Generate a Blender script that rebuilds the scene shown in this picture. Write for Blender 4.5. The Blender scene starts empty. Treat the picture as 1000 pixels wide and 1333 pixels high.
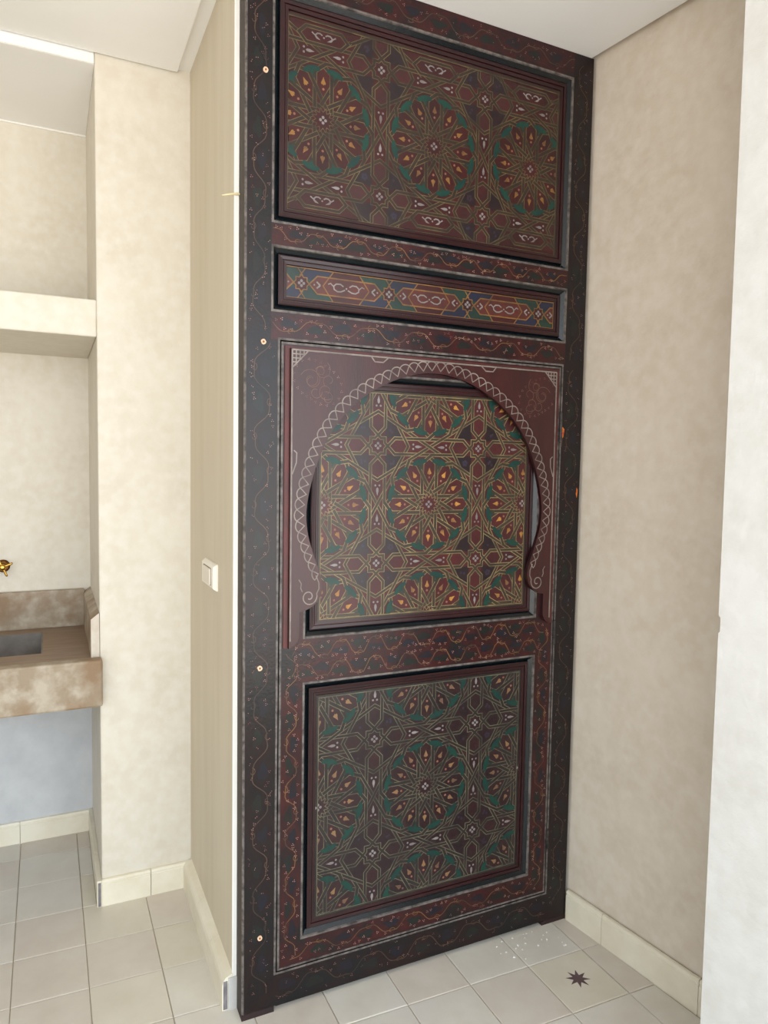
import bpy, bmesh, math, random
from mathutils import Matrix, Vector
random.seed(7)
sc = bpy.context.scene
COL = sc.collection
PI = math.pi

# ------------------------------------------------------------------ camera
F_PX, YAW, PITCH, ROLL = 926.2, 0.4407, -0.0652, 0.0167
CAM = Vector((-0.4466, -1.7837, 1.4863))
fwd = Vector((math.sin(YAW)*math.cos(PITCH), math.cos(YAW)*math.cos(PITCH), math.sin(PITCH)))
rgt = Vector((math.cos(YAW), -math.sin(YAW), 0))
upv = rgt.cross(fwd)
r2 = rgt*math.cos(ROLL) + upv*math.sin(ROLL)
u2 = -rgt*math.sin(ROLL) + upv*math.cos(ROLL)
cam_data = bpy.data.cameras.new('camera')
cam_data.sensor_fit = 'VERTICAL'
cam_data.sensor_height = 24.0
cam_data.lens = F_PX*24.0/1333.0
cam_data.clip_start = 0.02
cam = bpy.data.objects.new('camera', cam_data)
COL.objects.link(cam)
m3 = Matrix((r2, u2, -fwd)).transposed()
cam.matrix_world = Matrix.Translation(CAM) @ m3.to_4x4()
sc.camera = cam

# ------------------------------------------------------------------ world, daylight, exposure
SKY = (0.84, 0.93, 1.0); GROUND = (1.0, 0.97, 0.93)
SKY_S, GROUND_S = 3.6, 3.8
world = bpy.data.worlds.new('daylight'); sc.world = world
world.use_nodes = True
nt = world.node_tree; nt.nodes.clear()
wo = nt.nodes.new('ShaderNodeOutputWorld'); bg = nt.nodes.new('ShaderNodeBackground')
tc = nt.nodes.new('ShaderNodeTexCoord'); sep = nt.nodes.new('ShaderNodeSeparateXYZ')
mr = nt.nodes.new('ShaderNodeMapRange'); mr.inputs[1].default_value = -0.04; mr.inputs[2].default_value = 0.04
mx = nt.nodes.new('ShaderNodeMix'); mx.data_type = 'RGBA'
mx.inputs[6].default_value = tuple(c*GROUND_S for c in GROUND) + (1,)
mx.inputs[7].default_value = tuple(c*SKY_S for c in SKY) + (1,)
nt.links.new(tc.outputs['Generated'], sep.inputs[0]); nt.links.new(sep.outputs[2], mr.inputs[0])
nt.links.new(mr.outputs[0], mx.inputs[0]); nt.links.new(mx.outputs[2], bg.inputs[0])
nt.links.new(bg.outputs[0], wo.inputs[0])

def portal(name, loc, rot, sx, sy):
    l = bpy.data.lights.new(name, 'AREA'); l.shape = 'RECTANGLE'; l.size = sx; l.size_y = sy
    l.cycles.is_portal = True
    o = bpy.data.objects.new(name, l); o.location = loc; o.rotation_euler = rot; COL.objects.link(o)
OPX0, OPX1, OPZ = -2.1, 1.9, 2.66          # the open terrace doorway behind the camera
YR = -2.8                                   # rear wall
WY0, WY1, WZ0, WZ1 = -2.65, -1.15, 0.35, 2.45   # unseen window opening added in the left wall for more side light
portal('added_left_opening_portal', (-2.44, (WY0+WY1)/2, (WZ0+WZ1)/2), (0, -PI/2, 0), WZ1-WZ0, WY1-WY0)
portal('terrace_opening_portal', ((OPX0+OPX1)/2, YR-0.02, OPZ/2), (PI/2, 0, 0), OPX1-OPX0, OPZ)

vs = sc.view_settings
vs.view_transform = 'Standard'; vs.look = 'None'; vs.gamma = 1.0; vs.exposure = 0.30
vs.use_curve_mapping = False
sc.cycles.max_bounces = 8; sc.cycles.diffuse_bounces = 6

# ------------------------------------------------------------------ helpers
def srgb(r, g, b):
    f = lambda c: (c/12.92 if c <= 0.04045 else ((c+0.055)/1.055)**2.4)
    return (f(r/255), f(g/255), f(b/255), 1.0)

def mat(name, c1, c2=None, rough=0.6, scale=6.0, bump=0.0, bscale=60.0, spec=0.5, detail=4.0, metal=0.0, lo=0.35, hi=0.65, stretch=None, c3=None, s3=2.0, lo3=0.5, hi3=0.7, rvar=0.0):
    m = bpy.data.materials.new(name); m.use_nodes = True
    t = m.node_tree; b = t.nodes['Principled BSDF']
    b.inputs['Base Color'].default_value = c1
    b.inputs['Roughness'].default_value = rough
    b.inputs['Metallic'].default_value = metal
    b.inputs['Specular IOR Level'].default_value = spec
    co = t.nodes.new('ShaderNodeTexCoord'); mp = t.nodes.new('ShaderNodeMapping')
    if stretch: mp.inputs['Scale'].default_value = stretch
    t.links.new(co.outputs['Object'], mp.inputs[0])
    if c2 is not None:
        n = t.nodes.new('ShaderNodeTexNoise'); n.inputs['Scale'].default_value = scale; n.inputs['Detail'].default_value = detail
        n.inputs['Roughness'].default_value = 0.6
        r = t.nodes.new('ShaderNodeMapRange'); r.inputs[1].default_value = lo; r.inputs[2].default_value = hi
        x = t.nodes.new('ShaderNodeMix'); x.data_type = 'RGBA'
        x.inputs[6].default_value = c1; x.inputs[7].default_value = c2
        t.links.new(mp.outputs[0], n.inputs[0]); t.links.new(n.outputs[0], r.inputs[0])
        t.links.new(r.outputs[0], x.inputs[0])
        out = x.outputs[2]
        if c3 is not None:
            n3 = t.nodes.new('ShaderNodeTexNoise'); n3.inputs['Scale'].default_value = s3; n3.inputs['Detail'].default_value = 5.0
            r3 = t.nodes.new('ShaderNodeMapRange'); r3.inputs[1].default_value = lo3; r3.inputs[2].default_value = hi3
            x3 = t.nodes.new('ShaderNodeMix'); x3.data_type = 'RGBA'
            t.links.new(mp.outputs[0], n3.inputs[0]); t.links.new(n3.outputs[0], r3.inputs[0])
            t.links.new(r3.outputs[0], x3.inputs[0]); t.links.new(out, x3.inputs[6]); x3.inputs[7].default_value = c3
            out = x3.outputs[2]
        t.links.new(out, b.inputs['Base Color'])
    if bump:
        n2 = t.nodes.new('ShaderNodeTexNoise'); n2.inputs['Scale'].default_value = bscale; n2.inputs['Detail'].default_value = 6.0
        bp = t.nodes.new('ShaderNodeBump'); bp.inputs['Strength'].default_value = bump; bp.inputs['Distance'].default_value = 0.01
        t.links.new(mp.outputs[0], n2.inputs[0]); t.links.new(n2.outputs[0], bp.inputs['Height'])
        t.links.new(bp.outputs[0], b.inputs['Normal'])
    return m

class MB:
    """collects faces with materials, builds ONE mesh object"""
    def __init__(s): s.v = []; s.f = []; s.m = []; s.mats = []
    def mi(s, m):
        if m not in s.mats: s.mats.append(m)
        return s.mats.index(m)
    def poly(s, pts, m):
        k = len(s.v); s.v += [tuple(p) for p in pts]; s.f.append(tuple(range(k, k+len(pts)))); s.m.append(s.mi(m))
    def box(s, a, b, m):
        x0, y0, z0 = a; x1, y1, z1 = b
        k = len(s.v)
        s.v += [(x0,y0,z0),(x1,y0,z0),(x1,y1,z0),(x0,y1,z0),(x0,y0,z1),(x1,y0,z1),(x1,y1,z1),(x0,y1,z1)]
        for f in ((0,3,2,1),(4,5,6,7),(0,1,5,4),(1,2,6,5),(2,3,7,6),(3,0,4,7)):
            s.f.append(tuple(k+i for i in f)); s.m.append(s.mi(m))
    def prism_xz(s, pts, y0, y1, m, mside=None):
        """outline in (x,z), counter-clockwise seen from -Y; front at y0, back at y1"""
        mside = mside or m
        k = len(s.v); n = len(pts)
        s.v += [(x, y0, z) for x, z in pts] + [(x, y1, z) for x, z in pts]
        s.f.append(tuple(range(k, k+n))); s.m.append(s.mi(m))
        s.f.append(tuple(range(k+2*n-1, k+n-1, -1))); s.m.append(s.mi(mside))
        for i in range(n):
            j = (i+1) % n
            s.f.append((k+i, k+n+i, k+n+j, k+j)); s.m.append(s.mi(mside))
    def prism_xy(s, pts, z0, z1, m):
        k = len(s.v); n = len(pts)
        s.v += [(x, y, z0) for x, y in pts] + [(x, y, z1) for x, y in pts]
        s.f.append(tuple(range(k+n-1, k-1, -1))); s.m.append(s.mi(m))
        s.f.append(tuple(range(k+n, k+2*n))); s.m.append(s.mi(m))
        for i in range(n):
            j = (i+1) % n
            s.f.append((k+i, k+j, k+n+j, k+n+i)); s.m.append(s.mi(m))
    def tube(s, pts, rads, m, n=8):
        """tube along a path, closed ends"""
        P = [Vector(p) for p in pts]
        if not hasattr(rads, '__len__'): rads = [rads]*len(P)
        k = len(s.v); ref = None
        for i, p in enumerate(P):
            d = (P[min(i+1, len(P)-1)] - P[max(i-1, 0)]).normalized()
            if ref is None: ref = d.orthogonal().normalized()
            ref = (ref - d*ref.dot(d)).normalized(); b = d.cross(ref)
            for q in range(n):
                a = 2*PI*q/n; s.v.append(tuple(p + (ref*math.cos(a)+b*math.sin(a))*rads[i]))
        mi = s.mi(m)
        for i in range(len(P)-1):
            for q in range(n):
                s.f.append((k+i*n+q, k+i*n+(q+1)%n, k+(i+1)*n+(q+1)%n, k+(i+1)*n+q)); s.m.append(mi)
        s.f.append(tuple(k+n-1-q for q in range(n))); s.m.append(mi)
        e = k+(len(P)-1)*n; s.f.append(tuple(e+q for q in range(n))); s.m.append(mi)
    def build(s, name, parent=None, bevel=0.0, smooth=False, seg=2):
        me = bpy.data.meshes.new(name); me.from_pydata(s.v, [], s.f)
        for m in s.mats: me.materials.append(m)
        me.polygons.foreach_set('material_index', s.m)
        if smooth: me.polygons.foreach_set('use_smooth', [True]*len(s.f))
        me.validate(); me.update()
        o = bpy.data.objects.new(name, me); COL.objects.link(o)
        if parent: o.parent = parent
        if bevel:
            bv = o.modifiers.new('bevel', 'BEVEL'); bv.width = bevel; bv.segments = seg; bv.limit_method = 'ANGLE'; bv.angle_limit = 0.7
            bv.harden_normals = False
        return o

def empty(name, loc=(0,0,0)):
    o = bpy.data.objects.new(name, None); o.empty_display_size = 0.1; COL.objects.link(o); o.location = loc
    return o
def tag(o, label=None, cat=None, group=None, kind=None):
    if label: o['label'] = label
    if cat: o['category'] = cat
    if group: o['group'] = group
    if kind: o['kind'] = kind
    return o

# ------------------------------------------------------------------ materials
M = {}
M['wall'] = mat('tadelakt_cream', srgb(217,211,197), srgb(207,199,183), rough=0.55, scale=6, bump=0.20, bscale=34, spec=0.35, detail=14, lo=0.3, hi=0.72, c3=srgb(222,218,209), s3=30, lo3=0.38, hi3=0.95)
M['wall_room'] = mat('unseen_wall_darkened', srgb(158,142,122), srgb(146,130,110), rough=0.7, scale=4)  # unseen room walls toned down to cut bounced light
M['grey_lower'] = mat('grey_lower_wall', srgb(202,204,206), srgb(190,192,195), rough=0.7, scale=9, bump=0.2, bscale=40, detail=10)  # cooler grey for the niche wall below the counter
M['wall_warm'] = mat('tadelakt_tan', srgb(214,203,187), srgb(203,190,172), rough=0.55, scale=6, bump=0.20, bscale=32, spec=0.35, detail=14, lo=0.3, hi=0.72, c3=srgb(220,211,199), s3=28, lo3=0.38, hi3=0.95)
M['wall_side'] = mat('tadelakt_brushed', srgb(206,196,176), srgb(198,187,165), rough=0.55, scale=5.0, bump=0.08, bscale=30, spec=0.3, stretch=(3,3,0.25), detail=6, lo=0.3, hi=0.7)
M['wall_white'] = mat('limewash_white', srgb(189,188,185), srgb(182,180,175), rough=0.6, scale=8, bump=0.18, bscale=40, spec=0.3, detail=10, c3=srgb(194,193,191), s3=26, lo3=0.4, hi3=0.9)
M['ceiling'] = mat('ceiling_white', srgb(243,243,242), srgb(239,239,237), rough=0.8, scale=2, bump=0.05, bscale=14, spec=0.2)
M['lintel_and_lit_end'] = mat('white_paint_and_lit_end', srgb(240,239,234), srgb(234,232,226), rough=0.6, scale=5, spec=0.3)  # white lintel paint, also the overexposed white of the partition end
M['tile'] = mat('cement_tile', srgb(212,208,199), srgb(202,196,185), rough=0.38, scale=9, bump=0.03, bscale=90, spec=0.45, detail=8, lo=0.3, hi=0.7, c3=srgb(206,201,195), s3=3, lo3=0.5, hi3=0.75)
M['tile2'] = mat('cement_tile_pinkish', srgb(207,200,190), srgb(198,188,177), rough=0.4, scale=9, bump=0.03, bscale=90, spec=0.45, detail=8, lo=0.3, hi=0.7)
M['tile3'] = mat('cement_tile_ochre', srgb(211,205,192), srgb(201,194,178), rough=0.38, scale=8, bump=0.03, bscale=90, spec=0.45, detail=8, lo=0.3, hi=0.7)
M['grout'] = mat('grout', srgb(160,146,124), srgb(174,161,138), rough=0.9, scale=14)
M['base_tile'] = mat('skirting_tile', srgb(229,223,206), srgb(219,211,190), rough=0.4, scale=8, bump=0.03, bscale=60, spec=0.45)
M['tile_body'] = mat('raw_tile_edge', srgb(132,127,128), srgb(108,103,106), rough=0.9, scale=40)
M['star'] = mat('star_inlay_brown', srgb(92,72,76), srgb(80,62,66), rough=0.45, scale=30)
M['stone'] = mat('tadelakt_stone', srgb(148,132,111), srgb(176,165,148), rough=0.5, scale=14, bump=0.14, bscale=40, spec=0.4, detail=12, lo=0.42, hi=0.62, c3=srgb(136,112,86), s3=9, lo3=0.5, hi3=0.66)
M['stone_top'] = mat('tadelakt_stone_top', srgb(122,99,80), srgb(140,116,96), rough=0.35, scale=18, bump=0.04, bscale=40, spec=0.45, stretch=(0.5,3,1))
M['stone_in'] = mat('basin_grey', srgb(128,122,116), srgb(106,99,93), rough=0.5, scale=14, bump=0.06)
M['stone_edge'] = mat('worn_plaster_edge', srgb(203,195,182), srgb(190,179,163), rough=0.6, scale=25)
M['brass'] = mat('brass', srgb(212,170,84), srgb(190,148,70), rough=0.25, scale=20, metal=1.0)
M['brass_dark'] = mat('brass_deep_tone', srgb(120,84,44), rough=0.4, metal=1.0)  # deeper brass tone of the flange and spindle
M['plastic'] = mat('switch_plastic', srgb(232,226,214), rough=0.3)
M['plastic_key'] = mat('switch_key', srgb(222,212,198), rough=0.35)
M['gap'] = mat('switch_gap', srgb(96,86,74), rough=0.7)
# painted cedar
M['plum'] = mat('painted_plum', srgb(57,17,18), srgb(34,15,17), rough=0.29, scale=16, bump=0.05, bscale=120, spec=0.38, detail=5, c3=srgb(18,18,19), s3=13, lo3=0.52, hi3=0.66)
M['plum_dark'] = mat('painted_plum_dark', srgb(28,13,14), srgb(19,12,14), rough=0.29, scale=14, bump=0.05, bscale=120, spec=0.38, detail=5, c3=srgb(15,15,17), s3=10, lo3=0.48, hi3=0.62)
M['red'] = mat('arch_red', srgb(58,18,18), srgb(46,15,16), rough=0.31, scale=6, bump=0.04, bscale=80, spec=0.5, stretch=(3,1,0.6))
M['red_mould'] = mat('moulding_red', srgb(44,15,18), srgb(33,13,16), rough=0.28, scale=20, bump=0.03, spec=0.45)
M['red_bright'] = mat('border_red', srgb(82,22,17), srgb(66,19,16), rough=0.45, scale=20)
M['black'] = mat('moulding_black', srgb(8,14,17), srgb(12,20,25), rough=0.24, scale=14, bump=0.03, spec=0.45)
M['rim'] = mat('rim_silver', srgb(106,99,95), srgb(58,53,51), rough=0.45, scale=45, spec=0.4, detail=6, lo=0.4, hi=0.62)
M['side_wood'] = mat('door_edge_wood', srgb(62,48,34), srgb(40,30,24), rough=0.6, scale=10, stretch=(6,6,0.6), bump=0.06)
M['raw_red'] = mat('bare_red_wood', srgb(44,20,20), srgb(30,16,18), rough=0.6, scale=20, bump=0.06)
M['field'] = mat('panel_red', srgb(60,21,21), srgb(42,18,20), rough=0.30, scale=7, bump=0.04, bscale=90, spec=0.42)
M['hex'] = mat('panel_hexagon', srgb(58,21,22), srgb(43,18,21), rough=0.30, scale=14, spec=0.5)
M['dark'] = mat('panel_plum', srgb(34,17,22), srgb(26,15,20), rough=0.30, scale=20, spec=0.5)
M['gold'] = mat('strap_gold', srgb(140,123,86), srgb(88,76,56), rough=0.4, scale=26, spec=0.4, detail=5, lo=0.36, hi=0.64)
M['strap'] = mat('strap_brown', srgb(60,51,38), srgb(47,39,31), rough=0.30, scale=20, spec=0.42)
M['green'] = mat('leaf_green', srgb(12,56,46), srgb(13,46,43), rough=0.34, scale=25, spec=0.42)
M['yellow'] = mat('flower_yellow', srgb(164,116,48), srgb(110,74,44), rough=0.4, scale=14, lo=0.40, hi=0.6)
M['pink'] = mat('flower_dot', srgb(140,92,72), srgb(100,62,52), rough=0.4, scale=14)
M['white'] = mat('flower_white', srgb(130,124,122), srgb(100,92,92), rough=0.4, scale=20)
M['blue'] = mat('flower_blue', srgb(36,34,52), srgb(42,28,38), rough=0.36, scale=30)
M['blue_field'] = mat('band_blue', srgb(21,26,50), srgb(22,23,38), rough=0.34, scale=24)
M['green_field'] = mat('band_green', srgb(15,46,36), srgb(18,36,32), rough=0.34, scale=24)
M['orange_field'] = mat('band_brown_red', srgb(78,31,24), srgb(60,26,23), rough=0.34, scale=24)
M['ochre'] = mat('band_ochre', srgb(122,84,38), srgb(86,60,34), rough=0.4, scale=24)
M['vine'] = mat('vine_ochre', srgb(108,74,40), srgb(64,40,28), rough=0.4, scale=12, lo=0.36, hi=0.6)
M['vine_dull'] = mat('vine_dull', srgb(76,54,38), srgb(48,33,28), rough=0.4, scale=10, lo=0.36, hi=0.6)
M['vleaf_g'] = mat('vine_leaf_green', srgb(20,28,25), srgb(25,19,19), rough=0.29, scale=30, spec=0.38)
M['vleaf_b'] = mat('vine_leaf_blue', srgb(21,22,33), srgb(25,17,21), rough=0.29, scale=30, spec=0.38)
M['dot'] = mat('vine_dot', srgb(168,126,114), srgb(110,66,60), rough=0.4, scale=25, lo=0.4, hi=0.6)
M['silver'] = mat('scallop_silver', srgb(132,121,113), srgb(98,88,83), rough=0.45, scale=30)
M['goldfine'] = mat('flourish_gold', srgb(106,76,58), srgb(80,54,44), rough=0.4, scale=30)
M['nail'] = mat('nail_pale', srgb(222,190,160), srgb(206,160,126), rough=0.5, scale=60)
M['nail_core'] = mat('nail_core', srgb(120,70,40), rough=0.6)
M['chip'] = mat('bare_wood_chip', srgb(214,120,36), srgb(160,52,24), rough=0.6, scale=120)
M['iron'] = mat('hinge_iron', srgb(66,58,55), srgb(28,25,25), rough=0.5, scale=60, metal=0.3)
M['straw'] = mat('straw', srgb(222,206,160), rough=0.7)
M['crumb'] = mat('plaster_crumb', srgb(226,224,220), rough=0.9)

M['yellow_shaded'] = mat('flower_ochre_shaded', srgb(128,90,42), srgb(92,62,38), rough=0.4, scale=14, lo=0.40, hi=0.6)  # upper panel yellow with its dimmer light put into the colour
M['yellow_veiled'] = mat('flower_tan_veiled', srgb(124,94,64), srgb(92,66,52), rough=0.4, scale=14, lo=0.40, hi=0.6)  # lower panel yellow with the greyish reflected veil mixed in
M['gold_shaded'] = mat('strap_gold_shaded', srgb(100,86,58), srgb(62,53,40), rough=0.4, scale=22, spec=0.4, detail=5, lo=0.38, hi=0.62)  # upper panel strap gold, darkened for the weaker light up there
M['gold_veiled'] = mat('strap_gold_veiled', srgb(104,98,80), srgb(68,64,56), rough=0.4, scale=22, spec=0.4, detail=5, lo=0.38, hi=0.62)  # lower panel strap gold, reflection veil painted into the tone
M['field_red'] = mat('panel_red_bright', srgb(72,28,29), srgb(54,24,26), rough=0.30, scale=7, bump=0.04, bscale=90, spec=0.42)
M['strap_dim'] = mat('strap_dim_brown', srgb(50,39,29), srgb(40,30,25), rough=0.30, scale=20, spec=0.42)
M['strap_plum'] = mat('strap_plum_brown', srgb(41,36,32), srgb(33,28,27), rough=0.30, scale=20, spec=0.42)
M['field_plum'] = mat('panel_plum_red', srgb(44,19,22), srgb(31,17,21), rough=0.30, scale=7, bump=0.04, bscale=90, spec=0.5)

# ------------------------------------------------------------------ the setting
ZC = 2.75
def slab(name, a, b, m, bevel=0.0):
    mb = MB(); mb.box(a, b, m); return tag(mb.build(name, bevel=bevel), kind='structure')
YB, YN = 0.69, 1.236          # pier face, niche back
XJ = -0.303                   # niche jamb
slab('wall_back', (XJ, YB, -0.02), (0.10, 1.40, 2.80), M['wall'], 0.006)
mb = MB(); mb.box((-2.3, YN, -0.02), (XJ+0.02, 1.40, 2.80), M['wall']); mb.box((-1.36, YN-0.0015, 0.0), (XJ, YN, 0.72), M['grey_lower'])
tag(mb.build('wall_far'), kind='structure')
slab('wall_back_left', (-2.3, YB, -0.02), (-1.36, YN, 2.80), M['wall'], 0.006)
slab('wall_side', (-0.0105, 0.065, -0.02), (1.45, 0.80, 2.80), M['wall_side'], 0.004)
mb = MB(); mb.prism_xy([(1.090, 0.064), (1.182, -0.64), (1.6, -0.64), (1.6, 0.064)], -0.02, 2.80, M['wall_warm'])
tag(mb.build('wall_right'), kind='structure')
# the near wall end on the right, with a small chip out of its plaster arris
XP, YP = 0.8225, -0.75
cz0, cz1 = 1.147, 1.184
ang = math.radians(-70)                       # the wall end is splayed towards the room
def splay(u, w=0.0): return (XP + u*math.cos(ang) - w*math.sin(ang), YP + u*math.sin(ang) + w*math.cos(ang))
prof = [(0.002, -0.02), (1.30, -0.02), (1.30, 2.80), (-0.007, 2.80), (-0.001, cz1), (0.003, cz1-0.004), (0.003, cz0+0.003), (0.0, cz0)]
mb = MB(); n = len(prof)
mb.v = [(*splay(u), z) for u, z in prof] + [(*splay(u+0.06, 0.10), z) for u, z in prof]
mb.f = [tuple(range(n)), tuple(range(2*n-1, n-1, -1))] + [(i, n+i, n+(i+1)%n, (i+1)%n) for i in range(n)]
mb.m = [0]*len(mb.f); mb.mats = [M['wall_white']]
tag(mb.build('wall_front_right'), kind='structure')
mb = MB()
for a_, b_ in (((YR, -0.02), (WY0, 2.80)), ((WY1, -0.02), (1.40, 2.80)), ((WY0, -0.02), (WY1, WZ0)), ((WY0, WZ1), (WY1, 2.80))):
    mb.box((-2.42, a_[0], a_[1]), (-2.3, b_[0], b_[1]), M['wall_room'])
tag(mb.build('wall_left'), kind='structure')
slab('wall_far_right', (2.5, YR, -0.02), (2.62, -0.4, 2.80), M['wall_room'])
slab('wall_back_right', (1.17, -0.64, -0.02), (2.62, -0.5, 2.80), M['wall'])
mb = MB()
mb.box((-2.42, YR-0.2, -0.02), (OPX0, YR, 2.80), M['wall_room']); mb.box((OPX1, YR-0.2, -0.02), (2.62, YR, 2.80), M['wall_room'])
mb.box((OPX0, YR-0.2, OPZ), (OPX1, YR, 2.80), M['wall_room'])
tag(mb.build('wall_rear'), kind='structure')
slab('lit_wall_end', (-0.0118, 0.0590, 0.085), (0.0060, 0.0660, 2.7390), M['lintel_and_lit_end'], 0.002)  # glare on the plaster corner, painted as a white strip
# ceilings: a lowered panel over the left room, another over the door, a shadow gap between
mb = MB(); mb.box((-2.3, YR, 2.748), (-0.051, YB-0.008, 2.80), M['ceiling']); mb.box((-2.3, YR, 2.763), (2.5, YN, 2.90), M['ceiling'])
tag(mb.build('ceiling', bevel=0.003), kind='structure')
mb = MB(); mb.prism_xy([(-0.010, YR), (2.5, YR), (2.5, -0.66), (1.155, -0.62), (1.066, 0.062), (-0.010, 0.062)], 2.7395, 2.80, M['ceiling'])
tag(mb.build('ceiling', bevel=0.003), kind='structure')
mb = MB(); mb.box((-1.36, YB+0.001, 2.717), (XJ-0.0005, YN, 2.80), M['ceiling']); mb.box((-1.36, YB-0.003, 2.718), (XJ-0.0005, YB+0.001, 2.7475), M['lintel_and_lit_end'])
mb.box((-1.36, YN-0.005, 2.7115), (XJ-0.0005, YN, 2.7175), M['lintel_and_lit_end'])
tag(mb.build('trim_1'), kind='structure')

# floor of separate cement tiles over a grout bed
floor = empty('floor'); tag(floor, kind='structure')
mb = MB(); mb.box((-2.3, YR-0.2, -0.05), (2.5, 1.30, -0.0035), M['grout']); mb.build('grout_bed', floor)
def tile_node(i, j): return (-0.5627 + 0.19857*i + 0.00058*j, 1.301 - 0.0055*i - 0.2001*j)
TILE_MATS = ['tile', 'tile', 'tile2', 'tile3', 'tile', 'tile2']
def clip_half(poly, a, b, c):
    """keep a*x+b*y<=c"""
    out = []
    for k in range(len(poly)):
        p, q = poly[k], poly[(k+1) % len(poly)]
        dp, dq = a*p[0]+b*p[1]-c, a*q[0]+b*q[1]-c
        if dp <= 0: out.append(p)
        if (dp < 0 < dq) or (dq < 0 < dp):
            t = dp/(dp-dq); out.append((p[0]+(q[0]-p[0])*t, p[1]+(q[1]-p[1])*t))
    return out
def area(p): return abs(sum(p[k][0]*p[(k+1)%len(p)][1]-p[(k+1)%len(p)][0]*p[k][1] for k in range(len(p))))/2
star_tile = None
for i in range(-3, 11):
    for j in range(0, 13):
        g = 0.0011
        A, B, C_, D_ = tile_node(i, j+1), tile_node(i+1, j+1), tile_node(i+1, j), tile_node(i, j)
        P = [(A[0]+g, A[1]+g), (B[0]-g, B[1]+g), (C_[0]-g, C_[1]-g), (D_[0]+g, D_[1]-g)]
        cx, cy = sum(p[0] for p in P)/4, sum(p[1] for p in P)/4
        P = clip_half(P, 0, 1, YN-0.006)
        if not P: continue
        if cx > -0.16 and cy > 0.16:                      # beside the pier and the partition
            P = clip_half(P, 1, 0, -0.026)
            if P and max(p[0] for p in P) > XJ and cy > 0.5: P = clip_half(P, 0, 1, YB-0.004)
        elif cy > 0.6 and max(p[0] for p in P) > XJ:
            P = clip_half(P, 1, 0, XJ-0.017) if cy > YB else clip_half(P, 0, 1, YB-0.004)
        elif cx > -0.03: P = clip_half(P, 0, 1, 0.062)
        if cx > 0.9 and cy > -0.64 and P: P = clip_half(P, 1, 0.113, 1.0825)
        if not P or len(P) < 3 or area(P) < 2e-4: continue
        dz = random.uniform(-0.0007, 0.0004)
        mb = MB(); c0 = 0.0012
        mx_, my_ = sum(p[0] for p in P)/len(P), sum(p[1] for p in P)/len(P)
        ins = [(p[0]+(mx_-p[0])*0.02, p[1]+(my_-p[1])*0.02) for p in P]
        tm = M[random.choice(TILE_MATS)]
        n = len(P); k = 0
        mb.v = [(x, y, -0.006) for x, y in P] + [(x, y, dz-c0) for x, y in P] + [(x, y, dz) for x, y in ins]
        mb.f = [tuple(range(2*n, 3*n))] + [(q, (q+1)%n, n+(q+1)%n, n+q) for q in range(n)] + [(n+q, n+(q+1)%n, 2*n+(q+1)%n, 2*n+q) for q in range(n)]
        mb.m = [0]*len(mb.f); mb.mats = [tm]
        o = mb.build('tile', floor)
        if i == 7 and j == 7: star_tile = (o, cx, cy, dz)
o, sx, sy, dz = star_tile
mb = MB(); pts = []
for k in range(16):
    r = 0.036 if k % 2 == 0 else 0.0155
    a = PI/8*k + 0.32
    pts.append((sx+0.003+r*math.cos(a), sy+0.002+r*math.sin(a)))
mb.prism_xy(pts, dz-0.001, dz+0.0004, M['star']); so = mb.build('star_inlay', o); so['label'] = 'brown eight pointed star inlaid in the tile'

# skirting of separate tiles
def skirting(name, pts, joints, h, th, m=None, cap=True):
    """pts: start, end on the floor along the wall; tiles stand towards the left of start->end"""
    root = empty(name); tag(root, kind='structure')
    a, b = Vector(pts[0]), Vector(pts[1]); L = (b-a).length; d = (b-a)/L; nrm = Vector((-d.y, d.x))
    cuts = [0.0] + [q for q in joints if 0.005 < q < L-0.005] + [L]
    for q0, q1 in zip(cuts[:-1], cuts[1:]):
        p0, p1 = a+d*(q0+0.0009), a+d*(q1-0.0009)
        mb = MB(); t = th
        prof = [(0, -0.004), (t, -0.004), (t, h-0.016), (t-0.0025, h-0.014), (t-0.0025, h-0.010), (t, h-0.008), (t-0.002, h-0.002), (t-0.006, h), (0, h)]
        k = len(prof)
        mb.v = [tuple((p0+nrm*u).to_3d()+Vector((0,0,z))) for u, z in prof] + [tuple((p1+nrm*u).to_3d()+Vector((0,0,z))) for u, z in prof]
        mb.f = [tuple(range(k)), tuple(range(2*k-1, k-1, -1))] + [(q, k+q, k+(q+1)%k, (q+1)%k) for q in range(k)]
        mb.m = [0]*len(mb.f); mb.mats = [m or M['base_tile']]
        mb.build('skirting_tile', root)
    return root
skirting('baseboard_back', [(-0.012, YB), (XJ-0.001, YB)], [0.135], 0.090, 0.014)
skirting('baseboard_far', [(XJ, YN), (-1.36, YN)], [0.262, 0.46, 0.66, 0.86], 0.085, 0.012)
r = empty('baseboard_left'); tag(r, kind='structure')
for y0, y1 in ((YB-0.012, 0.87), (0.872, 1.07), (1.072, YN-0.002)):
    mb = MB(); mb.box((XJ-0.016, y0, -0.004), (XJ, y1, 0.088), M['base_tile']); mb.build('skirting_tile', r, bevel=0.002)
mb = MB(); mb.box((XJ-0.0125, YB-0.0135, 0.001), (XJ-0.0035, YB-0.012, 0.082), M['tile_body']); mb.build('raw_edge', r)
r = empty('baseboard_side'); tag(r, kind='structure')
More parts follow.
